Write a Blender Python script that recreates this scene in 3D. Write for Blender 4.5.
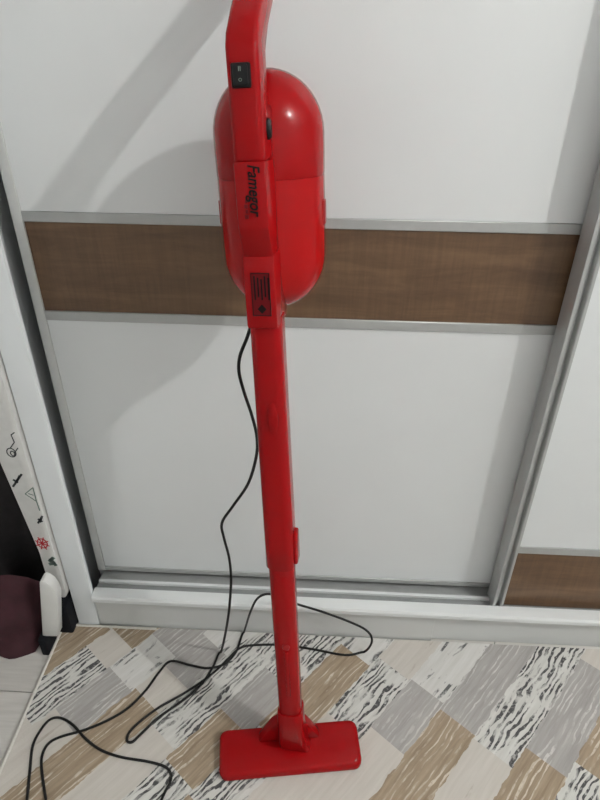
import bpy, bmesh, math, random
from mathutils import Vector, Matrix, noise as mnoise
random.seed(4)
S = bpy.context.scene
COL = S.collection
for o in list(bpy.data.objects):
    bpy.data.objects.remove(o)

# ------------------------------------------------------------------ camera
cam = bpy.data.objects.new('camera', bpy.data.cameras.new('camera'))
COL.objects.link(cam)
_r = Vector((0.9987, 0.0506, 0.0081)); _f = Vector((-0.0380, 0.8370, -0.5458)); _u = _r.cross(_f)
cam.matrix_world = Matrix(((_r.x, _u.x, -_f.x, 0), (_r.y, _u.y, -_f.y, 0), (_r.z, _u.z, -_f.z, 1.25), (0, 0, 0, 1)))
cam.data.sensor_fit = 'VERTICAL'; cam.data.sensor_height = 36; cam.data.lens = 27.9
cam.data.clip_start = 0.02
S.camera = cam
# ------------------------------------------------------------------ world, exposure
w = bpy.data.worlds.new('world'); S.world = w; w.use_nodes = True
w.node_tree.nodes['Background'].inputs[0].default_value = (0.9, 0.93, 1, 1)
w.node_tree.nodes['Background'].inputs[1].default_value = 0.1
S.view_settings.view_transform = 'Standard'; S.view_settings.look = 'None'
S.view_settings.gamma = 1; S.view_settings.use_curve_mapping = False
S.view_settings.exposure = -0.73
BULB = 4970.0      # emission of the bare bulb of the ceiling lamp
LAMP_POS = (1.58, -0.20, 2.47)

# ------------------------------------------------------------------ materials
def nodes(name):
    m = bpy.data.materials.new(name); m.use_nodes = True
    return m, m.node_tree, m.node_tree.nodes['Principled BSDF']
def add(nt, t, **kw):
    n = nt.nodes.new(t)
    for k, v in kw.items():
        if k.startswith('i_'): n.inputs[k[2:].replace('_', ' ')].default_value = v
        else: setattr(n, k, v)
    return n
def ramp(nt, stops):
    n = nt.nodes.new('ShaderNodeValToRGB'); e = n.color_ramp.elements
    while len(e) < len(stops): e.new(0.5)
    for el, (p, c) in zip(e, stops):
        el.position = p; el.color = c if len(c) == 4 else (*c, 1)
    return n
def mapping(nt, scale=(1, 1, 1), rot=(0, 0, 0)):
    tc = nt.nodes.new('ShaderNodeTexCoord'); mp = nt.nodes.new('ShaderNodeMapping')
    mp.inputs['Scale'].default_value = scale; mp.inputs['Rotation'].default_value = rot
    nt.links.new(tc.outputs['Object'], mp.inputs['Vector']); return mp
def noise(nt, vec, scale, detail=4, rough=.55, dist=0.0):
    n = add(nt, 'ShaderNodeTexNoise', i_Scale=scale, i_Detail=detail, i_Roughness=rough, i_Distortion=dist)
    nt.links.new(vec.outputs[0], n.inputs['Vector']); return n
def plain(name, c, rough=.5, metal=0.0, vary=.06, scale=30, bump=0.0, coat=0.0, **extra):
    m, nt, b = nodes(name)
    mp = mapping(nt); n = noise(nt, mp, scale)
    rp = ramp(nt, [(.3, tuple(x * (1 - vary) for x in c)), (.7, tuple(min(1, x * (1 + vary)) for x in c))])
    nt.links.new(n.outputs['Fac'], rp.inputs['Fac']); nt.links.new(rp.outputs['Color'], b.inputs['Base Color'])
    b.inputs['Roughness'].default_value = rough; b.inputs['Metallic'].default_value = metal
    b.inputs['Coat Weight'].default_value = coat
    for k, v in extra.items(): b.inputs[k.replace('_', ' ')].default_value = v
    if bump:
        bp = add(nt, 'ShaderNodeBump', i_Strength=bump, i_Distance=.002)
        nt.links.new(n.outputs['Fac'], bp.inputs['Height']); nt.links.new(bp.outputs[0], b.inputs['Normal'])
    return m
def streaky(name, stops, sc, scale, rot=(0, 0, 0), rough=.6, detail=6, dist=.3, bump=0.0, nrough=.6):
    m, nt, b = nodes(name)
    mp = mapping(nt, sc, rot); n = noise(nt, mp, scale, detail, nrough, dist)
    rp = ramp(nt, stops)
    nt.links.new(n.outputs['Fac'], rp.inputs['Fac']); nt.links.new(rp.outputs['Color'], b.inputs['Base Color'])
    b.inputs['Roughness'].default_value = rough
    if bump:
        bp = add(nt, 'ShaderNodeBump', i_Strength=bump, i_Distance=.001)
        nt.links.new(n.outputs['Fac'], bp.inputs['Height']); nt.links.new(bp.outputs[0], b.inputs['Normal'])
    return m
def emit(name, c, s):
    m, nt, b = nodes(name)
    b.inputs['Base Color'].default_value = (*c, 1); b.inputs['Emission Color'].default_value = (*c, 1)
    b.inputs['Emission Strength'].default_value = s
    return m
M = {}
M['white_panel'] = plain('white_panel', (.70, .72, .725), .32, vary=.012, scale=6)
M['white_edge'] = plain('white_edge', (.70, .73, .745), .45, vary=.02, scale=8)
M['ledge'] = plain('ledge', (.74, .76, .76), .4, vary=.02, scale=10)
M['plinth'] = plain('plinth', (.60, .61, .60), .5, vary=.02, scale=10)
M['alu'] = plain('alu', (.42, .43, .425), .38, .3, vary=.03, scale=50)
M['alu_light'] = plain('alu_light', (.60, .61, .60), .4, .15, vary=.02, scale=50)
M['alu_dark'] = plain('alu_dark', (.30, .31, .31), .4, .35, vary=.05, scale=50)
M['red'] = plain('red', (.27, .0028, .0042), .18, vary=.03, scale=9, Specular_IOR_Level=.17)
M['red_cup'] = plain('red_cup', (.32, .003, .004), .16, vary=.03, scale=9, Specular_IOR_Level=.19)
M['red_dark'] = plain('red_dark', (.24, .004, .005), .35, vary=.03, scale=9, Specular_IOR_Level=.3)
M['black'] = plain('black', (.008, .008, .009), .4, vary=.2, Specular_IOR_Level=.2)
M['cord'] = plain('cord', (.010, .010, .010), .5, vary=.2, Specular_IOR_Level=.25)
M['print_black'] = plain('print_black', (.010, .006, .006), .7, vary=.2, Specular_IOR_Level=.1)
M['print_red'] = plain('print_red', (.12, .005, .007), .6, vary=.1, Specular_IOR_Level=.1)
M['mark'] = plain('mark', (.25, .32, .27), .5)
M['burgundy'] = plain('burgundy', (.032, .0052, .0095), .85, vary=.25, scale=40, bump=.3)
M['black_cloth'] = plain('black_cloth', (.012, .010, .011), .9, vary=.3, scale=40, bump=.3)
M['cover'] = plain('cover', (.60, .60, .585), .85, vary=.04, scale=60, bump=.3)
M['cover_red'] = plain('cover_red', (.45, .02, .03), .8)
M['cover_dark'] = plain('cover_dark', (.04, .045, .05), .8)
M['cover_green'] = plain('cover_green', (.13, .18, .16), .8)
M['plastic_white'] = plain('plastic_white', (.68, .68, .66), .4, vary=.02)
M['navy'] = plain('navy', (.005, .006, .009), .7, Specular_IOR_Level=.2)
M['wall'] = plain('wall', (.76, .765, .76), .8, vary=.02, scale=4, bump=.05)
M['ceiling'] = plain('ceiling', (.83, .835, .83), .85, vary=.01, scale=4)
M['brass'] = plain('brass', (.35, .33, .3), .3, .9)
M['bulb'] = emit('bulb', (.985, .98, .955), BULB)
M['binding'] = plain('binding', (.62, .60, .55), .9, vary=.06, scale=200, bump=.4)
M['laminate'] = streaky('laminate', [(.25, (.46, .44, .41)), (.75, (.62, .60, .57))], (1.5, 22, 1), 3, rough=.4)
# dark walnut accent board: long grain in x, fine cross streaks
def walnut():
    m, nt, b = nodes('walnut')
    mp = mapping(nt, (2.2, 1, 16)); n = noise(nt, mp, 2.2, 7, .62, .6)
    mp2 = mapping(nt, (70, 1, 5)); n2 = noise(nt, mp2, 2.0, 3, .6, .2)
    r1 = ramp(nt, [(.28, (.084, .046, .024)), (.5, (.124, .070, .036)), (.72, (.172, .100, .053))])
    r2 = ramp(nt, [(.35, (.90, .90, .90)), (.65, (1.08, 1.08, 1.08))])
    mx = add(nt, 'ShaderNodeMix', data_type='RGBA', blend_type='MULTIPLY'); mx.inputs['Factor'].default_value = 1
    nt.links.new(n.outputs['Fac'], r1.inputs['Fac']); nt.links.new(n2.outputs['Fac'], r2.inputs['Fac'])
    nt.links.new(r1.outputs['Color'], mx.inputs['A']); nt.links.new(r2.outputs['Color'], mx.inputs['B'])
    nt.links.new(mx.outputs['Result'], b.inputs['Base Color']); b.inputs['Roughness'].default_value = .38
    return m
M['walnut'] = walnut()
# rug print: all planks run at 50 degrees
RA = math.radians(50)
GR = (0, 0, -RA)
def rugmat(name, base, stops2, sc=(3.2, 26, 1), scale=2.4, maskpos=(.42, .55), dist=1.1, mscale=7):
    """base: two colours for the ground; stops2: ramp of the stroke layer (value 0..1); a blotchy mask breaks the strokes."""
    m, nt, b = nodes(name)
    mp = mapping(nt, (1, 1, 1), GR)
    mpg = add(nt, 'ShaderNodeMapping'); mpg.inputs['Scale'].default_value = sc
    nt.links.new(mp.outputs[0], mpg.inputs['Vector'])
    g = noise(nt, mpg, scale, 5, .6, dist)
    gb = noise(nt, mpg, scale * .6, 4, .6, .2)
    base_r = ramp(nt, [(.3, base[0]), (.7, base[1])]); nt.links.new(gb.outputs['Fac'], base_r.inputs['Fac'])
    st = ramp(nt, [(p, (v, v, v)) for p, v in stops2[1]]); nt.links.new(g.outputs['Fac'], st.inputs['Fac'])
    mk = noise(nt, mpg, scale * mscale / 10, 3, .5, .4)
    mr = ramp(nt, [(maskpos[0], (0, 0, 0)), (maskpos[1], (1, 1, 1))]); nt.links.new(mk.outputs['Fac'], mr.inputs['Fac'])
    fine = noise(nt, mp, 160, 3, .6)
    mul = add(nt, 'ShaderNodeMath', operation='MULTIPLY'); nt.links.new(st.outputs['Color'], mul.inputs[0]); nt.links.new(mr.outputs['Color'], mul.inputs[1])
    mx = add(nt, 'ShaderNodeMix', data_type='RGBA'); nt.links.new(mul.outputs[0], mx.inputs['Factor'])
    nt.links.new(base_r.outputs['Color'], mx.inputs['A']); mx.inputs['B'].default_value = (*stops2[0], 1)
    nt.links.new(mx.outputs['Result'], b.inputs['Base Color']); b.inputs['Roughness'].default_value = .9
    bp = add(nt, 'ShaderNodeBump', i_Strength=.25, i_Distance=.001); nt.links.new(fine.outputs['Fac'], bp.inputs['Height']); nt.links.new(bp.outputs[0], b.inputs['Normal'])
    return m
def grain(nt, mp, stretch, scale, distortion, seedoff):
    """wood-figure lines: a wave across the plank, stretched along it"""
    m2 = add(nt, 'ShaderNodeMapping'); m2.inputs['Scale'].default_value = (stretch, 1, 1); m2.inputs['Location'].default_value = (seedoff, seedoff * .7, 0)
    nt.links.new(mp.outputs[0], m2.inputs['Vector'])
    wv = add(nt, 'ShaderNodeTexWave', wave_type='BANDS', bands_direction='Y', i_Scale=scale, i_Distortion=distortion, i_Detail=3.0)
    wv.inputs['Detail Scale'].default_value = .9; wv.inputs['Detail Roughness'].default_value = .6
    nt.links.new(m2.outputs[0], wv.inputs['Vector']); return wv
def rugmat(name, base, ink, width, scale, distortion, maskpos, stretch=.16, mask_sc=(9, 34, 1), seedoff=0.0, soft=.14):
    m, nt, b = nodes(name)
    mp = mapping(nt, (1, 1, 1), GR)
    mpg = add(nt, 'ShaderNodeMapping'); mpg.inputs['Scale'].default_value = (5, 75, 1); nt.links.new(mp.outputs[0], mpg.inputs['Vector'])
    gb = noise(nt, mpg, 1.3, 5, .65, .3)
    base_r = ramp(nt, [(.3, base[0]), (.7, base[1])]); nt.links.new(gb.outputs['Fac'], base_r.inputs['Fac'])
    wv = grain(nt, mp, stretch, scale, distortion, seedoff)
    st = ramp(nt, [(1 - width, (0, 0, 0)), (min(1, 1 - width + soft), (1, 1, 1))]); nt.links.new(wv.outputs['Fac'], st.inputs['Fac'])
    mpm = add(nt, 'ShaderNodeMapping'); mpm.inputs['Scale'].default_value = mask_sc; nt.links.new(mp.outputs[0], mpm.inputs['Vector'])
    mk = noise(nt, mpm, 1.0, 5, .6, .5)
    mr = ramp(nt, [(maskpos[0], (0, 0, 0)), (maskpos[1], (1, 1, 1))]); nt.links.new(mk.outputs['Fac'], mr.inputs['Fac'])
    fl = noise(nt, mp, 130, 3, .6)
    fr = ramp(nt, [(.30, (.25, .25, .25)), (.46, (1, 1, 1))]); nt.links.new(fl.outputs['Fac'], fr.inputs['Fac'])
    mul = add(nt, 'ShaderNodeMath', operation='MULTIPLY'); nt.links.new(st.outputs['Color'], mul.inputs[0]); nt.links.new(mr.outputs['Color'], mul.inputs[1])
    mul2 = add(nt, 'ShaderNodeMath', operation='MULTIPLY'); nt.links.new(mul.outputs[0], mul2.inputs[0]); nt.links.new(fr.outputs['Color'], mul2.inputs[1])
    mx = add(nt, 'ShaderNodeMix', data_type='RGBA'); nt.links.new(mul2.outputs[0], mx.inputs['Factor'])
    nt.links.new(base_r.outputs['Color'], mx.inputs['A']); mx.inputs['B'].default_value = (*ink, 1)
    nt.links.new(mx.outputs['Result'], b.inputs['Base Color']); b.inputs['Roughness'].default_value = .9; b.inputs['Specular IOR Level'].default_value = .2
    fine = noise(nt, mp, 260, 2, .6)
    bp = add(nt, 'ShaderNodeBump', i_Strength=.3, i_Distance=.001); nt.links.new(fine.outputs['Fac'], bp.inputs['Height']); nt.links.new(bp.outputs[0], b.inputs['Normal'])
    return m
M['rug_stroke'] = rugmat('rug_stroke', ((.52, .51, .48), (.66, .65, .62)), (.075, .073, .075), .52, 29, 13, (.42, .52), stretch=.38, mask_sc=(14, 30, 1))
M['rug_grey'] = rugmat('rug_grey', ((.31, .295, .28), (.43, .41, .395)), (.58, .56, .54), .26, 30, 10, (.46, .62), stretch=.30, seedoff=1.3)
M['rug_tan'] = rugmat('rug_tan', ((.235, .178, .122), (.40, .315, .228)), (.60, .53, .44), .26, 30, 10, (.44, .60), stretch=.28, seedoff=2.9)
M['rug_cream'] = rugmat('rug_cream', ((.51, .475, .43), (.59, .555, .51)), (.36, .31, .26), .3, 14, 8, (.60, .74), seedoff=4.1)
M['rug_flake'] = rugmat('rug_flake', ((.55, .54, .51), (.66, .65, .63)), (.12, .12, .12), .6, 20, 10, (.55, .62), stretch=.2, mask_sc=(12, 26, 1), seedoff=5.7)

# ------------------------------------------------------------------ mesh helpers
def link(name, me, mat, parent=None):
    o = bpy.data.objects.new(name, me); COL.objects.link(o)
    if mat: me.materials.append(M[mat])
    if parent: o.parent = parent
    return o
def finish(name, bm, mat, parent=None, smooth=40, xf=None):
    bmesh.ops.recalc_face_normals(bm, faces=bm.faces)
    if xf is not None: bmesh.ops.transform(bm, matrix=xf, verts=bm.verts)
    me = bpy.data.meshes.new(name); bm.to_mesh(me); bm.free()
    if smooth:
        for p in me.polygons: p.use_smooth = True
        me.set_sharp_from_angle(angle=math.radians(smooth))
    return link(name, me, mat, parent)
def box_bm(x0, x1, y0, y1, z0, z1, bev=0.0, seg=2, bm=None):
    own = bm or bmesh.new()
    vs = [own.verts.new((x, y, z)) for x in (x0, x1) for y in (y0, y1) for z in (z0, z1)]
    fs = [(0, 1, 3, 2), (4, 6, 7, 5), (0, 4, 5, 1), (2, 3, 7, 6), (0, 2, 6, 4), (1, 5, 7, 3)]
    ff = [own.faces.new([vs[i] for i in f]) for f in fs]
    if bev:
        es = list({e for f in ff for e in f.edges})
        bmesh.ops.bevel(own, geom=es, offset=bev, segments=seg, affect='EDGES', profile=.5)
    return own
def box(name, x0, x1, y0, y1, z0, z1, mat, parent=None, bev=0.0, seg=2, smooth=40, xf=None):
    return finish(name, box_bm(x0, x1, y0, y1, z0, z1, bev, seg), mat, parent, smooth, xf)
def prism_bm(poly, h0, h1, axis, bev=0.0, seg=2):
    """poly of 2D points extruded along axis: 'x' (y,z), 'y' (x,z), 'z' (x,y)"""
    bm = bmesh.new()
    def P(a, b, h): return {'x': (h, a, b), 'y': (a, h, b), 'z': (a, b, h)}[axis]
    A = [bm.verts.new(P(a, b, h0)) for a, b in poly]; B = [bm.verts.new(P(a, b, h1)) for a, b in poly]
    n = len(poly)
    bm.faces.new(A); bm.faces.new(B[::-1])
    for i in range(n): bm.faces.new((A[i], A[(i + 1) % n], B[(i + 1) % n], B[i]))
    bmesh.ops.recalc_face_normals(bm, faces=bm.faces)
    if bev:
        es = [e for e in bm.edges if e.calc_face_angle(0) > .35]
        bmesh.ops.bevel(bm, geom=es, offset=bev, segments=seg, affect='EDGES', profile=.5, clamp_overlap=True)
    return bm
def rrect(w_, d_, r, n=5):
    r = min(r, w_ / 2 - 1e-4, d_ / 2 - 1e-4); out = []
    for cx, cy, a0 in ((w_ / 2 - r, d_ / 2 - r, 0), (-w_ / 2 + r, d_ / 2 - r, 90), (-w_ / 2 + r, -d_ / 2 + r, 180), (w_ / 2 - r, -d_ / 2 + r, 270)):
        for k in range(n + 1):
            a = math.radians(a0 + 90 * k / n); out.append((cx + r * math.cos(a), cy + r * math.sin(a)))
    return out
def loft_bm(rings, caps=True, bm=None):
    bm = bm or bmesh.new()
    R = [[bm.verts.new(p) for p in ring] for ring in rings]; n = len(R[0])
    for a, b in zip(R, R[1:]):
        for i in range(n): bm.faces.new((a[i], a[(i + 1) % n], b[(i + 1) % n], b[i]))
    if caps: bm.faces.new(R[0][::-1]); bm.faces.new(R[-1])
    return bm
def tube_sections(secs):
    """secs: (z, cx, cy, w, d, r)"""
    return loft_bm([[(cx + x, cy + y, z) for x, y in rrect(w_, d_, r)] for z, cx, cy, w_, d_, r in secs])
def lathe_bm(prof, cx=0, cy=0, n=40):
    bm = bmesh.new(); rings = []
    for r, z in prof:
        if r < 1e-5: rings.append([bm.verts.new((cx, cy, z))])
        else: rings.append([bm.verts.new((cx + r * math.cos(2 * math.pi * k / n), cy + r * math.sin(2 * math.pi * k / n), z)) for k in range(n)])
    for a, b in zip(rings, rings[1:]):
        for i in range(n):
            j = (i + 1) % n
            if len(a) == 1: bm.faces.new((a[0], b[j], b[i]))
            elif len(b) == 1: bm.faces.new((a[i], a[j], b[0]))
            else: bm.faces.new((a[i], a[j], b[j], b[i]))
    for rg, rev in ((rings[0], 1), (rings[-1], 0)):
        if len(rg) > 1: bm.faces.new(rg[::-1] if rev else rg)
    return bm
def catmull(pts, sub=8):
    P = [Vector(p) for p in pts]; P = [2 * P[0] - P[1]] + P + [2 * P[-1] - P[-2]]; out = []
    for i in range(1, len(P) - 2):
        a, b, c, d = P[i - 1:i + 3]
        for k in range(sub):
            t = k / sub
            out.append(.5 * ((2 * b) + (c - a) * t + (2 * a - 5 * b + 4 * c - d) * t * t + (3 * b - a - 3 * c + d) * t ** 3))
    out.append(P[-2]); return out
def sweep_bm(path, r, n=8, bm=None):
    bm = bm or bmesh.new(); rings = []; up = Vector((0, 0, 1)); prev = None
    for i, p in enumerate(path):
        t = (path[min(i + 1, len(path) - 1)] - path[max(i - 1, 0)]).normalized()
        if prev is None:
            a = t.orthogonal().normalized()
        else:
            a = (prev - t * prev.dot(t)).normalized()
        prev = a; b = t.cross(a)
        rings.append([p + (a * math.cos(2 * math.pi * k / n) + b * math.sin(2 * math.pi * k / n)) * r for k in range(n)])
    return loft_bm(rings, True, bm)
def empty(name, loc=(0, 0, 0)):
    o = bpy.data.objects.new(name, None); COL.objects.link(o); o.location = loc; o.empty_display_size = .05
    return o
def tag(o, label=None, cat=None, group=None, kind=None):
    for k, v in (('label', label), ('category', cat), ('group', group), ('kind', kind)):
        if v: o[k] = v
    return o
def struct(o): return tag(o, kind='structure')

# ================================================================== the room
RX0, RX1, RY0, RY1, RZ = -1.15, 2.05, -1.55, 1.60, 2.65
floor = struct(box('floor', RX0 - .1, RX1 + .1, RY0 - .1, RY1 + .1, -.06, -.008, 'laminate', smooth=0))
tag(floor, 'pale grey wooden laminate floor')
# laminate planks, long side along x, staggered, one shared mesh
pl_me = None; PW, PL = .19, 1.20
row = 0; y = RY0 + .01
while y + PW < RY1:
    x = RX0 + .005 - (.37 * row % 1.2); k = 0
    while x < RX1:
        x0, x1 = max(x, RX0 + .002), min(x + PL, RX1 - .002)
        if x1 - x0 > .06:
            if x0 == x and x1 == x + PL:
                if pl_me is None:
                    po = box('plank', 0, PL - .002, 0, PW - .002, -.008, 0, 'laminate', floor, .0008, 1, 0); pl_me = po.data
                    po.location = (x, y, 0)
                else:
                    po = bpy.data.objects.new('plank', pl_me); COL.objects.link(po); po.parent = floor; po.location = (x, y, 0)
            else:
                po = box('plank', 0, x1 - x0 - .002, 0, PW - .002, -.008, 0, 'laminate', floor, .0008, 1, 0); po.location = (x0, y, 0)
        x += PL
    y += PW; row += 1
struct(box('wall_left', RX0 - .1, RX0, RY0 - .1, RY1 + .1, -.06, RZ, 'wall', smooth=0))
struct(box('wall_right', RX1, RX1 + .1, RY0 - .1, RY1 + .1, -.06, RZ, 'wall', smooth=0))
struct(box('wall_back', RX0 - .1, RX1 + .1, RY1, RY1 + .1, -.06, RZ, 'wall', smooth=0))
struct(box('wall_front', RX0 - .1, RX1 + .1, RY0 - .1, RY0, -.06, RZ, 'wall', smooth=0))
struct(box('ceiling', RX0 - .1, RX1 + .1, RY0 - .1, RY1 + .1, RZ, RZ + .08, 'ceiling', smooth=0))

# ================================================================== wardrobe with sliding doors
YD = .985          # face of the rear door
YF = .945          # face of the front door
ward = empty('sliding_wardrobe', (.4, 1.25, 0))
tag(ward, 'white sliding-door wardrobe with brown wood bands and grey metal trim', 'wardrobe')
WI = Matrix.Translation((-.4, -1.25, 0))
def wp(name, x0, x1, y0, y1, z0, z1, mat, parent=ward, bev=.0008, seg=1):
    return box(name, x0, x1, y0, y1, z0, z1, mat, parent, bev, seg, 40, WI if parent is ward else WI)
ZT = 2.30
# side post: rounded inner corner
sp = [(-.558, .912), (-.516, .912), (-.511, .9145), (-.509, .920), (-.513, .930), (-.546, .985), (-.553, 1.02), (-.553, 1.55), (-.558, 1.55)]
bm = prism_bm(sp, 0.0, ZT, 'z'); finish('side_post', bm, 'white_edge', ward, 30, WI)
wp('side_panel', 1.345, 1.385, .912, 1.55, 0, ZT, 'white_edge')
wp('back_panel', -.524, 1.345, 1.53, 1.55, .02, ZT, 'white_edge')
wp('top_panel', -.524, 1.345, .912, 1.53, ZT - .06, ZT, 'white_edge')
wp('bottom_panel', -.524, 1.345, 1.00, 1.53, .075, .098, 'white_edge')
# bottom track: ledge with two grooves
tr = [(.902, .096), (.902, .106), (.905, .111), (.932, .111), (.932, .097), (.955, .097), (.955, .105), (.962, .105), (.962, .096), (1.00, .096), (1.00, .088), (.93, .088), (.93, .096)]
finish('bottom_track', prism_bm(tr, -.5085, 1.345, 'x'), 'ledge', ward, 30, WI)
finish('track_groove', prism_bm([(.9325, .0972), (.9545, .0972), (.9545, .0990), (.9325, .0990)], -.51, 1.344, 'x'), 'alu_dark', ward, 30, WI)
finish('track_groove', prism_bm([(.9625, .0962), (.999, .0962), (.999, .0985), (.9625, .0985)], -.51, 1.344, 'x'), 'alu', ward, 30, WI)
wp('plinth', -.5085, .268, .914, .929, 0, .0955, 'plinth')
wp('plinth', .268, 1.345, .920, .929, 0, .0955, 'plinth')
def door(x0, x1, yf, z0, z1, bands, stile_w, proud, prof_kind):
    d = empty('sliding_door', (0, 0, 0)); d.parent = ward
    d.matrix_parent_inverse = Matrix.Identity(4)
    a, b = x0 + stile_w, x1 - stile_w
    for zz0, zz1, kind in bands:
        if kind == 'rail':
            wp('rail', a - .001, b + .001, yf - .003, yf + .016, zz0, zz1, 'alu', d, .001, 1)
        else:
            wp('accent_panel' if kind == 'walnut' else 'panel', a, b, yf, yf + .012, zz0, zz1, 'walnut' if kind == 'walnut' else 'white_panel', d, .0004, 1)
    for sx0, sx1, flip in ((x0, x0 + stile_w, 0), (x1 - stile_w, x1, 1)):
        if prof_kind == 'flat':
            wp('stile', sx0, sx1, yf - proud, yf + .02, z0, z1, 'alu_light', d, .0012, 2)
        else:
            W = stile_w
            pr = [(0, .03), (0, -proud * .6), (.0016, -proud), (.0072, -proud), (.009, -proud * .8), (.0098, -proud * .15), (.0165, -proud * .15), (.0175, -proud * .8), (.0192, -proud), (W - .003, -proud), (W, -proud * .5), (W, .03)]
            pts = [((sx0 + q) if not flip else (sx1 - q), yf + yy) for q, yy in pr]
            finish('stile', prism_bm(pts, z0, z1, 'z'), 'alu', d, 25, WI)
    return d
door(-.5165, .425, YD, .112, 2.22, [(.112, .124, 'rail'), (.124, .761, 'w'), (.761, .779, 'rail'), (.779, .938, 'walnut'), (.938, .955, 'rail'), (.955, 1.62, 'w'), (1.62, 1.637, 'rail'), (1.637, 2.21, 'w'), (2.205, 2.22, 'rail')], .0170, .004, 'flat')
door(.392, 1.34, YF, .1000, 2.22, [(.1005, .268, 'walnut'), (.268, .287, 'rail'), (.287, 1.10, 'w'), (1.10, 1.117, 'rail'), (1.117, 1.28, 'walnut'), (1.28, 1.297, 'rail'), (1.297, 2.22, 'w')], .027, .0135, 'ribbed')
bmt = bmesh.new()

# ================================================================== rug
RGX0, RGX1, RGY0, RGY1, RGZ = -.592, 1.15, -.95, .9090, .0065
TB = [.0575 + .0835 * k for k in range(40)]
strips = {   # strip index k covers t in (-.026-.0835k, ...) ; entries (s0, s1, kind) read off the rug
    -1: [(.52, .745, 'tan'), (.745, .99, 'stroke'), (.99, 1.2, 'cream')],
    0: [(.35, .60, 'cream'), (.60, .83, 'stroke'), (.83, 1.0, 'tan'), (1.0, 1.25, 'grey')],
    1: [(.30, .55, 'flake'), (.55, .79, 'tan'), (.79, 1.06, 'grey'), (1.06, 1.3, 'cream')],
    2: [(.2, .45, 'grey'), (.45, .735, 'cream'), (.735, 1.3, 'stroke')],
    3: [(.2, .42, 'stroke'), (.42, .742, 'tan'), (.742, 1.25, 'grey')],
    4: [(.15, .36, 'flake'), (.36, .613, 'cream'), (.613, .757, 'grey'), (.757, 1.1, 'flake')],
    5: [(.1, .33, 'grey'), (.33, .575, 'cream'), (.575, .751, 'stroke'), (.751, 1.1, 'cream')],
    6: [(.05, .28, 'tan'), (.28, .46, 'stroke'), (.46, .72, 'tan'), (.72, 1.0, 'flake')],
    7: [(.0, .17, 'grey'), (.17, .29, 'stroke'), (.29, .43, 'tan'), (.43, .56, 'grey'), (.56, .9, 'stroke')],
    8: [(-.2, .10, 'tan'), (.10, .312, 'cream'), (.312, .63, 'stroke'), (.63, .9, 'cream')],
    9: [(-.2, .03, 'stroke'), (.03, .335, 'tan'), (.335, .41, 'cream'), (.41, .52, 'grey'), (.52, .8, 'flake')],
    10: [(-.2, .195, 'cream'), (.195, .325, 'grey'), (.325, .44, 'flake'), (.44, .7, 'grey')],
    11: [(-.2, .145, 'cream'), (.145, .318, 'stroke'), (.318, .385, 'cream'), (.385, .6, 'tan')],
    12: [(-.2, .21, 'grey'), (.21, .38, 'tan'), (.38, .6, 'stroke')],
}
KINDS = ['stroke', 'grey', 'tan', 'cream', 'flake']
def clip(poly):
    for ax, v, sgn in ((0, RGX0, 1), (0, RGX1, -1), (1, RGY0, 1), (1, RGY1, -1)):
        out = []
        for i, p in enumerate(poly):
            q = poly[(i + 1) % len(poly)]; a = (p[ax] - v) * sgn; b = (q[ax] - v) * sgn
            if a >= 0: out.append(p)
            if (a >= 0) != (b >= 0):
                t = a / (a - b); out.append((p[0] + (q[0] - p[0]) * t, p[1] + (q[1] - p[1]) * t))
        poly = out
        if not poly: return []
    return poly
verts, faces, fm = [], [], []
def rough(poly):
    """subdivide the outline and shift it by one shared noise field, so that neighbours keep a common ragged seam"""
    out = []
    for i, p in enumerate(poly):
        q = poly[(i + 1) % len(poly)]; L = math.hypot(q[0] - p[0], q[1] - p[1]); n = max(1, int(L / .005))
        for k in range(n):
            x, y_ = p[0] + (q[0] - p[0]) * k / n, p[1] + (q[1] - p[1]) * k / n
            v = Vector((x, y_, 0)); a = mnoise.noise(v * 42) * .0040 + mnoise.noise(v * 150 + Vector((5, 3, 1))) * .0022
            x2, y2 = x + a * sa, y_ - a * ca
            out.append((min(max(x2, RGX0), RGX1), min(max(y2, RGY0), RGY1)) if RGX0 + 1e-4 < x < RGX1 - 1e-4 and RGY0 + 1e-4 < y_ < RGY1 - 1e-4 else (x, y_))
    return out
ca, sa = math.cos(RA), math.sin(RA)
rg = random.Random(11)
for k in range(-24, 22):
    t1 = -.0265 - .0835 * (k - 1); t0 = t1 - .0835
    segs = list(strips.get(k, []))
    lo = segs[0][0] if segs else rg.uniform(-.1, .1); hi = segs[-1][1] if segs else lo
    last = segs[0][2] if segs else None
    while lo > -1.6:
        L = rg.uniform(.18, .32); kd = rg.choice([q for q in KINDS if q != last]); segs.insert(0, (lo - L, lo, kd)); lo -= L; last = kd
    last = segs[-1][2]
    while hi < 2.2:
        L = rg.uniform(.18, .32); kd = rg.choice([q for q in KINDS if q != last]); segs.append((hi, hi + L, kd)); hi += L; last = kd
    for s0, s1, kd in segs:
        poly = clip([(s * ca + t * sa, s * sa - t * ca) for s, t in ((s0, t1), (s1, t1), (s1, t0), (s0, t0))])
        if len(poly) < 3: continue
        if poly[0][1] > .2 or any(p[1] > .2 for p in poly): poly = rough(poly)
        b = len(verts); verts += [(x, y_, RGZ) for x, y_ in poly]; faces.append(list(range(b, b + len(poly)))); fm.append(KINDS.index(kd))
b = len(verts)
cs = [(RGX0, RGY0), (RGX1, RGY0), (RGX1, RGY1), (RGX0, RGY1)]
verts += [(x, y_, .0005) for x, y_ in cs] + [(x, y_, RGZ - .0002) for x, y_ in cs]
for i in range(4): faces.append([b + i, b + (i + 1) % 4, b + 4 + (i + 1) % 4, b + 4 + i]); fm.append(3)
faces.append([b + 3, b + 2, b + 1, b]); fm.append(3)
faces.append([b + 4, b + 5, b + 6, b + 7]); fm.append(3)
me = bpy.data.meshes.new('rug'); me.from_pydata(verts, [], faces)
for kd in KINDS: me.materials.append(M['rug_' + kd])
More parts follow.
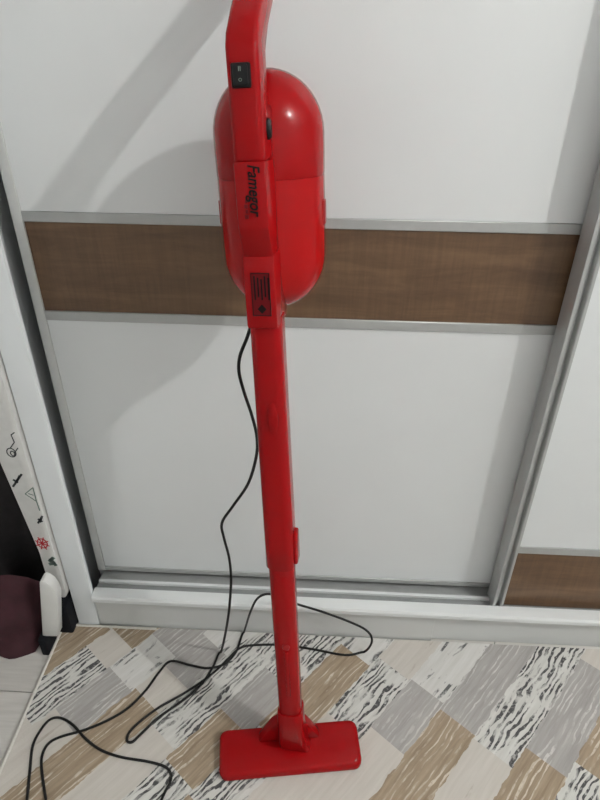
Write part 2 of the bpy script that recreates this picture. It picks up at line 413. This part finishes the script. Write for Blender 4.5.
for p, i in zip(me.polygons, fm): p.material_index = i
for p in me.polygons:
    pass
rug = bpy.data.objects.new('rug', me); COL.objects.link(rug)
tag(rug, 'flat rug printed with distressed diagonal wood planks in grey, tan and white', 'rug')
path = [Vector((RGX0, y_, .0045)) for y_ in [RGY0 + (RGY1 - .003 - RGY0) * i / 12 for i in range(13)]]
finish('binding', sweep_bm(path, .0042, 8), 'binding', rug)
path = [Vector((x, RGY1 - .0035, .0045)) for x in [RGX0 + .22 * i / 12 for i in range(13)]]
finish('binding', sweep_bm(path, .0042, 8), 'binding', rug)

# ================================================================== stick vacuum cleaner
vac = empty('stick_vacuum')
tag(vac, 'red corded stick vacuum cleaner leaning on white wardrobe door', 'vacuum cleaner')
ax = Vector((-.0585, .1640, 1.132)).normalized()
O = Vector((-.0337, .628, 0)); 
b0 = Vector((0, 1, 0)); b0 = (b0 - ax * b0.dot(ax)).normalized(); r0 = b0.cross(ax)
PH = math.radians(6)
bk = b0 * math.cos(PH) + r0 * math.sin(PH); rt = r0 * math.cos(PH) - b0 * math.sin(PH)
VM = Matrix(((rt.x, bk.x, ax.x, O.x), (rt.y, bk.y, ax.y, O.y), (rt.z, bk.z, ax.z, O.z), (0, 0, 0, 1)))
vac.matrix_world = VM
VI = VM.inverted()
def vp(name, bm, mat, parent=None, smooth=35):
    for v in bm.verts:
        if v.co.z > .87: v.co.z += .017 - .034 * (v.co.z - .87)
        elif v.co.z > .8: v.co.z += .017 * (v.co.z - .8) / .07
    return finish(name, bm, mat, parent or vac, smooth)
# --- tubes
lt = vp('lower_tube', tube_sections([(.120, 0, 0, .041, .042, .016), (.300, 0, 0, .0415, .042, .016), (.500, 0, 0, .042, .042, .016)]), 'red')
ut = vp('upper_tube', tube_sections([(.485, 0, 0, .0435, .0435, .013), (.488, 0, 0, .0465, .046, .013), (.53, 0, 0, .046, .046, .013), (.885, 0, 0, .043, .045, .012)]), 'red')
# locking clip on the right flank, two push buttons
bm = box_bm(.019, .0285, -.012, .012, .492, .549, .003, 2); vp('locking_clip', bm, 'red', ut)
bm = lathe_bm([(.0075, 0), (.0075, .003), (.006, .0045), (0, .005)], n=20)
bmesh.ops.transform(bm, matrix=Matrix.Translation((.005, -.0215, .757)) @ Matrix.Rotation(math.radians(90), 4, 'X') @ Matrix.Diagonal((1, 3.4, 1, 1)), verts=bm.verts)
vp('release_button', bm, 'red', ut)
bm = lathe_bm([(.0065, 0), (.0065, .003), (.005, .0045), (0, .005)], n=20)
bmesh.ops.transform(bm, matrix=Matrix.Translation((.003, -.0195, .322)) @ Matrix.Rotation(math.radians(90), 4, 'X'), verts=bm.verts)
vp('locking_pin', bm, 'red_dark', lt)
bm = box_bm(-.0005, .0065, -.0245, -.018, .205, .312, .0018, 2); vp('guide_rib', bm, 'red', lt)
# --- motor body with dome, and dust cup
BY = .073
def ell(r, h, z, n, top):
    out = []
    for i in range(n + 1):
        a = math.pi / 2 * i / n
        out.append((r * math.cos(a), z + (h if top else -h) * math.sin(a)))
    return out
dome = [(.0708, 1.0609), (.0715, 1.063), (0.0720, 1.09)] + ell(0.0720, .078, 1.115, 12, True)
dome[-1] = (0, dome[-1][1])
body = vp('motor_housing', lathe_bm(dome, 0, BY, 48), 'red')
cup = ell(.0708, .078, .955, 11, False)[:-1]
cup = [(0, .8765)] + [(r, z) for r, z in reversed(cup)] + [(.0713, 1.000), (.0713, 1.0606)]
dust = vp('dust_cup', lathe_bm(cup, 0, BY, 48), 'red_cup')
for sx, zz in ((-1, 1.012), (1, 1.010)):
    bm = box_bm(sx * .0698 - .003, sx * .0698 + .003, BY - .012, BY + .006, zz - .015, zz + .02, .002, 1); vp('cup_latch', bm, 'red_dark', dust)
# --- neck that takes the tube, cover with step, upper handle with swept-back grip
neck = vp('neck', prism_bm([(-.0300, .874), (-.0300, .975), (.06, .975), (.06, .905), (.030, .874)], -.0215, .0205, 'x', .004, 2), 'red')
cov = vp('front_cover', prism_bm([(-.0295, .970), (-.0460, 1.010), (-.0480, 1.088), (.05, 1.088), (.05, .970)], -.0190, .0195, 'x', .0035, 2), 'red')
grip_poly = [(-.0478, 1.0850), (-.0500, 1.209), (-.043, 1.223), (-.016, 1.250), (.030, 1.288), (.134, 1.363), (.152, 1.369), (.1610, 1.359), (.156, 1.341), (.060, 1.265), (.018, 1.231), (-.004, 1.202), (-.004, 1.150), (.05, 1.150), (.05, 1.0850)]
grip = vp('handle', prism_bm(grip_poly, -.0185, .0185, 'x', .0065, 3), 'red')
# rocker switch
sw = vp('switch_bezel', box_bm(-.0125, .0095, -.0525, -.046, 1.1655, 1.1910, .002, 2), 'black', grip)
rk = bmesh.new()
rk = prism_bm([(-.0523, 1.1675), (-.0535, 1.1675), (-.0545, 1.172), (-.0538, 1.178), (-.0556, 1.1890), (-.0523, 1.1890)], -.0098, .0068, 'x', .0006, 1)
vp('rocker', rk, 'black', sw)
def local_text(s, size, xoff, zc, yv, name, mat, parent, shear=.0, rot90=True, stretch=1.0, bold=0.0):
    cu = bpy.data.curves.new('t', 'FONT'); cu.body = s; cu.size = size; cu.align_x = 'CENTER'; cu.align_y = 'CENTER'; cu.shear = shear; cu.extrude = .0002; cu.offset = bold
    t = bpy.data.objects.new('t', cu); COL.objects.link(t)
    dg = bpy.context.evaluated_depsgraph_get(); me = bpy.data.meshes.new_from_object(t.evaluated_get(dg))
    bpy.data.objects.remove(t); bpy.data.curves.remove(cu)
    for v in me.vertices:
        a, b, c = v.co.x * stretch, v.co.y, v.co.z
        v.co = (xoff + b, yv - c, zc - a) if rot90 else (xoff + a, yv - c, zc + b)
        v.co.z += .017 - .034 * (v.co.z - .87)
    me.update(); me.materials.clear()
    return link(name, me, mat, parent)
local_text('II', .007, -.0015, 1.1845, -.0552, 'switch_mark', 'mark', sw, rot90=False)
local_text('O', .005, -.0015, 1.1735, -.0548, 'switch_mark', 'mark', sw, rot90=False)
lg = local_text('Famegor', .0200, .0045, 1.0555, -.0477, 'logo', 'print_black', cov, shear=.25, stretch=.84, bold=.0004)
for q in range(4):
    vp('logo_subline', box_bm(-.0085 + .0012 * (q % 2), -.0045, -.0478, -.0466, 1.022 + q * .0062, 1.0265 + q * .0062), 'print_red', cov, 0)
# black oval stop on the right flank
bm = lathe_bm([(.0055, 0), (.0055, .0035), (.004, .006), (0, .0065)], n=20)
bmesh.ops.transform(bm, matrix=Matrix.Translation((.0175, -.022, 1.122)) @ Matrix.Rotation(math.radians(90), 4, 'Y') @ Matrix.Diagonal((2.2, 1, 1, 1)), verts=bm.verts)
vp('cord_hook', bm, 'black', grip)
# rating label
lab = empty('rating_label'); lab.parent = vac
YL = -.0302
def lb(name, x0, x1, z0, z1, mat): return vp(name, box_bm(x0, x1, YL - .0005, YL + .0002, z0, z1), mat, lab, 0)
lx0, lx1, lz0, lz1 = -.0115, .0130, .893, .951
lb('label_field', lx0, lx1, lz0, lz1, 'print_red')
YL -= .0004
lb('label_border', lx0, lx0 + .0010, lz0, lz1, 'print_black'); lb('label_border', lx1 - .001, lx1, lz0, lz1, 'print_black')
lb('label_border', lx0, lx1, lz1 - .001, lz1, 'print_black'); lb('label_border', lx0, lx1, lz0, lz0 + .001, 'print_black')
for q in range(5):
    xx = lx0 + .0035 + q * .0045
    lb('label_line', xx, xx + .0022, lz0 + .022 + (q % 2) * .004, lz1 - .004 - (q % 3) * .002, 'print_black')
bm = prism_bm([(-.0050, .9025), (.0010, .896), (.0070, .9025), (.0010, .909)], YL - .0005, YL + .0002, 'y'); vp('label_diamond', bm, 'print_black', lab, 0)
# --- floor head (built in room coordinates, yawed against the tube)
HM = Matrix.Translation((-.0420, .6385, .0072)) @ Matrix.Rotation(math.radians(8), 4, 'Z')
HW, HD = .136, .043
rings = []
for (z, ins, fs) in ((0, .003, 0), (.004, 0, 0), (.014, 0, 0), (.019, .003, .002), (.0215, .008, .005)):
    rings.append([(x, y_, z + (.009 * ((y_ + HD) / (2 * HD)) if z > .01 else 0)) for x, y_ in rrect(2 * HW - 2 * ins, 2 * HD - 2 * ins, .016 - ins * .4, 6)])
head = finish('floor_head', loft_bm(rings), 'red', vac, 35, VI @ HM)
# raised rib along the head and end caps detail
finish('head_brush', box_bm(-.12, .12, -.03, -.018, -.0006, .002), 'black', head, 0, VI @ HM)
# connector: socket on the tube, fan-shaped gussets
sock = vp('socket', tube_sections([(.026, .002, .016, .060, .030, .007), (.062, .001, .006, .053, .042, .010), (.110, 0, 0, .0475, .0475, .014), (.150, 0, 0, .0465, .0470, .015), (.153, 0, 0, .0445, .045, .015)]), 'red', head)
gus = prism_bm([(-.062, .022), (.062, .022), (.034, .075), (.020, .088), (-.020, .088), (-.034, .075)], .012, .034, 'y', .004, 2)
finish('gusset', gus, 'red', head, 35, VI @ HM)
# --- power cord
Cm = Vector((0, 0, 1.25))
cord_pts = [  # room coordinates (x, y, z)
    (-0.1042, 0.7850, 0.8660), (-0.1124, 0.7860, 0.8400), (-0.1239, 0.7870, 0.8097), (-0.1268, 0.7880, 0.7820),
    (-0.1209, 0.7890, 0.7465), (-0.1104, 0.7900, 0.7021), (-0.1040, 0.7910, 0.6591), (-0.1070, 0.7920, 0.6176),
    (-0.1224, 0.7930, 0.5604), (-0.1506, 0.7940, 0.5081), (-0.1726, 0.7950, 0.4655), (-0.1714, 0.7960, 0.4273),
    (-0.1652, 0.7970, 0.3775), (-0.1645, 0.7980, 0.3220), (-0.1702, 0.7990, 0.2542), (-0.1808, 0.8000, 0.1753),
    (-0.2114, 0.8513, 0.0098), (-0.2232, 0.8133, 0.0098), (-0.2434, 0.7672, 0.0098), (-0.2748, 0.7317, 0.0098),
    (-0.3161, 0.6928, 0.0098), (-0.3435, 0.6564, 0.0098), (-0.3556, 0.6418, 0.0098), (-0.3666, 0.6452, 0.0098),
    (-0.3628, 0.6674, 0.0098), (-0.3264, 0.7092, 0.0098), (-0.2705, 0.7520, 0.0098), (-0.2225, 0.7965, 0.0098),
    (-0.1931, 0.8347, 0.0098), (-0.1701, 0.8639, 0.0098), (-0.1370, 0.8735, 0.0098), (-0.0755, 0.8770, 0.0098),
    (-0.0069, 0.8705, 0.0098), (0.0678, 0.8594, 0.0098), (0.1107, 0.8694, 0.0098), (0.1244, 0.8600, 0.0637),
    (0.1108, 0.8750, 0.0805), (0.0638, 0.8850, 0.0982), (0.0080, 0.8880, 0.1207), (-0.0426, 0.8880, 0.1405),
    (-0.0793, 0.8860, 0.1633), (-0.1071, 0.8840, 0.1735), (-0.1289, 0.8820, 0.1582), (-0.1441, 0.8720, 0.1234),
    (-0.1663, 0.9064, 0.0098), (-0.1777, 0.8532, 0.0098), (-0.2001, 0.8219, 0.0098), (-0.2337, 0.8103, 0.0098),
    (-0.2746, 0.8153, 0.0098), (-0.3187, 0.8227, 0.0098), (-0.3372, 0.7972, 0.0098), (-0.3563, 0.7517, 0.0098),
    (-0.3832, 0.7104, 0.0098), (-0.4167, 0.6830, 0.0098), (-0.4584, 0.6601, 0.0098), (-0.5012, 0.6437, 0.0098),
    (-0.5196, 0.6289, 0.0098), (-0.5222, 0.6056, 0.0098), (-0.5105, 0.5766, 0.0098), (-0.4837, 0.5290, 0.0098),
    (-0.4509, 0.4740, 0.0098), (-0.4426, 0.4222, 0.0098), (-0.4775, 0.4232, 0.0098), (-0.5002, 0.4636, 0.0098),
    (-0.5184, 0.5271, 0.0098), (-0.5347, 0.5789, 0.0098), (-0.5483, 0.6253, 0.0098), (-0.5441, 0.6595, 0.0098),
    (-0.5332, 0.6787, 0.0098), (-0.5137, 0.6819, 0.0098), (-0.4841, 0.6689, 0.0098), (-0.4483, 0.6426, 0.0098),
    (-0.4118, 0.6232, 0.0098), (-0.3689, 0.6122, 0.0098), (-0.3104, 0.6060, 0.0098), (-0.2752, 0.5968, 0.0098),
    (-0.2631, 0.5775, 0.0098), (-0.2691, 0.5543, 0.0098), (-0.2793, 0.5201, 0.0098), (-0.3077, 0.4588, 0.0098),
    (-0.3856, 0.3837, 0.0098)
]
cpath = catmull(cord_pts, 6)
for p in cpath: p.z = max(p.z, .0098)
bm = sweep_bm(cpath, .0026, 8)
finish('power_cord', bm, 'cord', vac, 60, VI)
bm = lathe_bm([(.0048, 0), (.0048, .012), (.0035, .02), (0, .021)], n=14)
bmesh.ops.transform(bm, matrix=Matrix.Translation((-.016, .012, .876)) @ Matrix.Rotation(math.pi, 4, 'X'), verts=bm.verts)
vp('strain_relief', bm, 'black', neck)

# ================================================================== things beside the wardrobe
ib = empty('ironing_board', (-.60, .98, 0)); tag(ib, 'upright board in white nautical-print cover wedged beside wardrobe', 'ironing board')
II = Matrix.Translation((.60, -.98, 0))
ol = [(-.561, .125), (-.566, .105), (-.588, .110), (-.597, .16), (-.596, .25), (-.606, .363), (-.617, .488), (-.628, .62), (-.64, .80), (-.645, 1.20), (-.561, 1.20)]
brd = finish('board_cover', prism_bm(ol, .900, 1.16, 'y', .006, 2), 'cover', ib, 35, II)
def decal(name, strokes, mat, wd=.002):
    bm = bmesh.new()
    for a, b2 in strokes:
        a = Vector((a[0], a[1])); b2 = Vector((b2[0], b2[1])); d = (b2 - a).normalized(); n = Vector((-d.y, d.x)) * wd
        ps = [a + n, b2 + n, b2 - n, a - n]
        v0 = [bm.verts.new((p.x, .8996, p.y)) for p in ps]; v1 = [bm.verts.new((p.x, .9006, p.y)) for p in ps]
        bm.faces.new(v0); bm.faces.new(v1[::-1])
        for i in range(4): bm.faces.new((v0[i], v0[(i + 1) % 4], v1[(i + 1) % 4], v1[i]))
    return finish(name, bm, mat, brd, 0, II)
def ringst(cx, cz, rx, rz, n=14): return [((cx + rx * math.cos(2 * math.pi * i / n), cz + rz * math.sin(2 * math.pi * i / n)), (cx + rx * math.cos(2 * math.pi * (i + 1) / n), cz + rz * math.sin(2 * math.pi * (i + 1) / n))) for i in range(n)]
cx, cz = -.5805, .281
decal('ship_wheel_print', ringst(cx, cz, .0105, .0135) + [((cx, cz), (cx + .0150 * math.cos(a), cz + .0190 * math.sin(a))) for a in [math.radians(22 + 45 * i) for i in range(8)]], 'cover_red', .0013)
cx, cz = -.5865, .522
decal('rope_print', ringst(cx, cz, .0085, .0105) + ringst(cx + .002, cz - .002, .004, .006, 8) + [((cx, cz + .010), (cx + .012, cz + .025)), ((cx + .012, cz + .025), (cx + .010, cz + .042)), ((cx + .010, cz + .042), (cx + .018, cz + .048)), ((cx + .006, cz), (cx + .016, cz + .012))], 'cover_dark', .0011)
decal('anchor_print', [((-.605, .436), (-.579, .470)), ((-.600, .455), (-.592, .447)), ((-.594, .449), (-.584, .466)), ((-.597, .447), (-.586, .462))], 'cover_dark', .0022)
decal('sail_print', [((-.5846, .4187), (-.565, .436)), ((-.565, .436), (-.566, .400)), ((-.5846, .4187), (-.566, .400)), ((-.566, .400), (-.565, .375)), ((-.578, .420), (-.568, .416))], 'cover_green', .0010)
decal('anchor_print', [((-.5768, .339), (-.563, .360)), ((-.574, .352), (-.566, .344)), ((-.572, .342), (-.565, .356))], 'cover_dark', .0022)
decal('leaf_print', [((-.578, .226), (-.565, .240)), ((-.580, .218), (-.564, .222)), ((-.574, .236), (-.565, .214))], 'cover_green', .0040)
# white rounded leg with a dark foot
lgp = [(-.607, .052), (-.570, .054), (-.545, .185), (-.546, .205), (-.551, .222), (-.560, .233), (-.569, .236), (-.574, .230)]
finish('support_leg', prism_bm(lgp, .838, .865, 'y', .004, 2), 'plastic_white', ib, 35, II)
finish('rubber_foot', box_bm(-.613, -.5965, .826, .875, 0, .056, .004, 2), 'navy', ib, 35, II)
finish('gap_shade_block', box_bm(-.612, -.562, .884, .975, 0, .098, .004, 2), 'navy', ib, 35, II)  # near-black block added to stand in for shade between leg and side post
# burgundy cloth and black cloth: draped sheets with folds
def drape(name, x0, x1, yb, front, z_top, mat, seed, label, cat, nx=34, nz=26):
    rr = random.Random(seed); ph = [rr.uniform(0, 6) for _ in range(6)]
    bm = bmesh.new(); grid = []
    loc = Vector(((x0 + x1) / 2, yb, 0))
    for j in range(nz + 1):
        v = j / nz; rowv = []
        for i in range(nx + 1):
            u = i / nx
            x = x0 + (x1 - x0) * u
            bulge = math.sin(math.pi * min(1, max(0, u))) ** .16
            zz = z_top * (1 - v) ** .9 * (.55 + .45 * bulge)
            depth = (front * (.40 + .60 * v ** .8)) * bulge
            fold = .8 * (.010 * math.sin(u * 17 + ph[0] + 2 * v) + .007 * math.sin(u * 31 + ph[1] - 3 * v) + .008 * math.sin(v * 13 + ph[2] + 5 * u)) * bulge * (.4 + v)
            rowv.append(bm.verts.new((x - loc.x, yb - depth - fold - loc.y, max(.002, zz + .008 * math.sin(u * 11 + ph[3]) * (1 - v)))))
        grid.append(rowv)
    for j in range(nz):
        for i in range(nx): bm.faces.new((grid[j][i], grid[j][i + 1], grid[j + 1][i + 1], grid[j + 1][i]))
    # close the back so that the heap is a solid
    back = [bm.verts.new((v.co.x, .0, .002)) for v in grid[0]]
    for i in range(nx): bm.faces.new((grid[0][i + 1], grid[0][i], back[i], back[i + 1]))
    o = finish(name, bm, mat, None, 70); o.location = loc
    return tag(o, label, cat)
drape('cloth_heap', -1.05, -.619, .93, .130, .20, 'burgundy', 3, 'dark burgundy cloth heaped on the floor left of wardrobe', 'cloth')
drape('cloth_bag', -1.06, -.624, 1.12, .17, .80, 'black_cloth', 8, 'tall black cloth bag behind the burgundy heap', 'bag')

# ================================================================== ceiling lamp (out of frame)
cl = empty('ceiling_lamp', (LAMP_POS[0], LAMP_POS[1], RZ)); tag(cl, 'ceiling lamp with one bare bulb under a metal rose', 'ceiling lamp')
BZ = LAMP_POS[2] - RZ
finish('ceiling_rose', lathe_bm([(0, -.03), (.045, -.03), (.065, -.0005), (0, -.0005)], n=28), 'brass', cl)
finish('stem', lathe_bm([(.007, BZ + .085), (.007, -.028)], n=12), 'brass', cl)
finish('lamp_holder', lathe_bm([(0, BZ + .0405), (.018, BZ + .041), (.018, BZ + .075), (.010, BZ + .088), (0, BZ + .089)], n=18), 'brass', cl)
finish('bulb', lathe_bm([(0, BZ - .025)] + [(.025 * math.sin(a), BZ - .025 * math.cos(a)) for a in [math.radians(k) for k in range(12, 141, 12)]] + [(.012, BZ + .032), (.012, BZ + .0395), (0, BZ + .040)], n=28), 'bulb', cl)
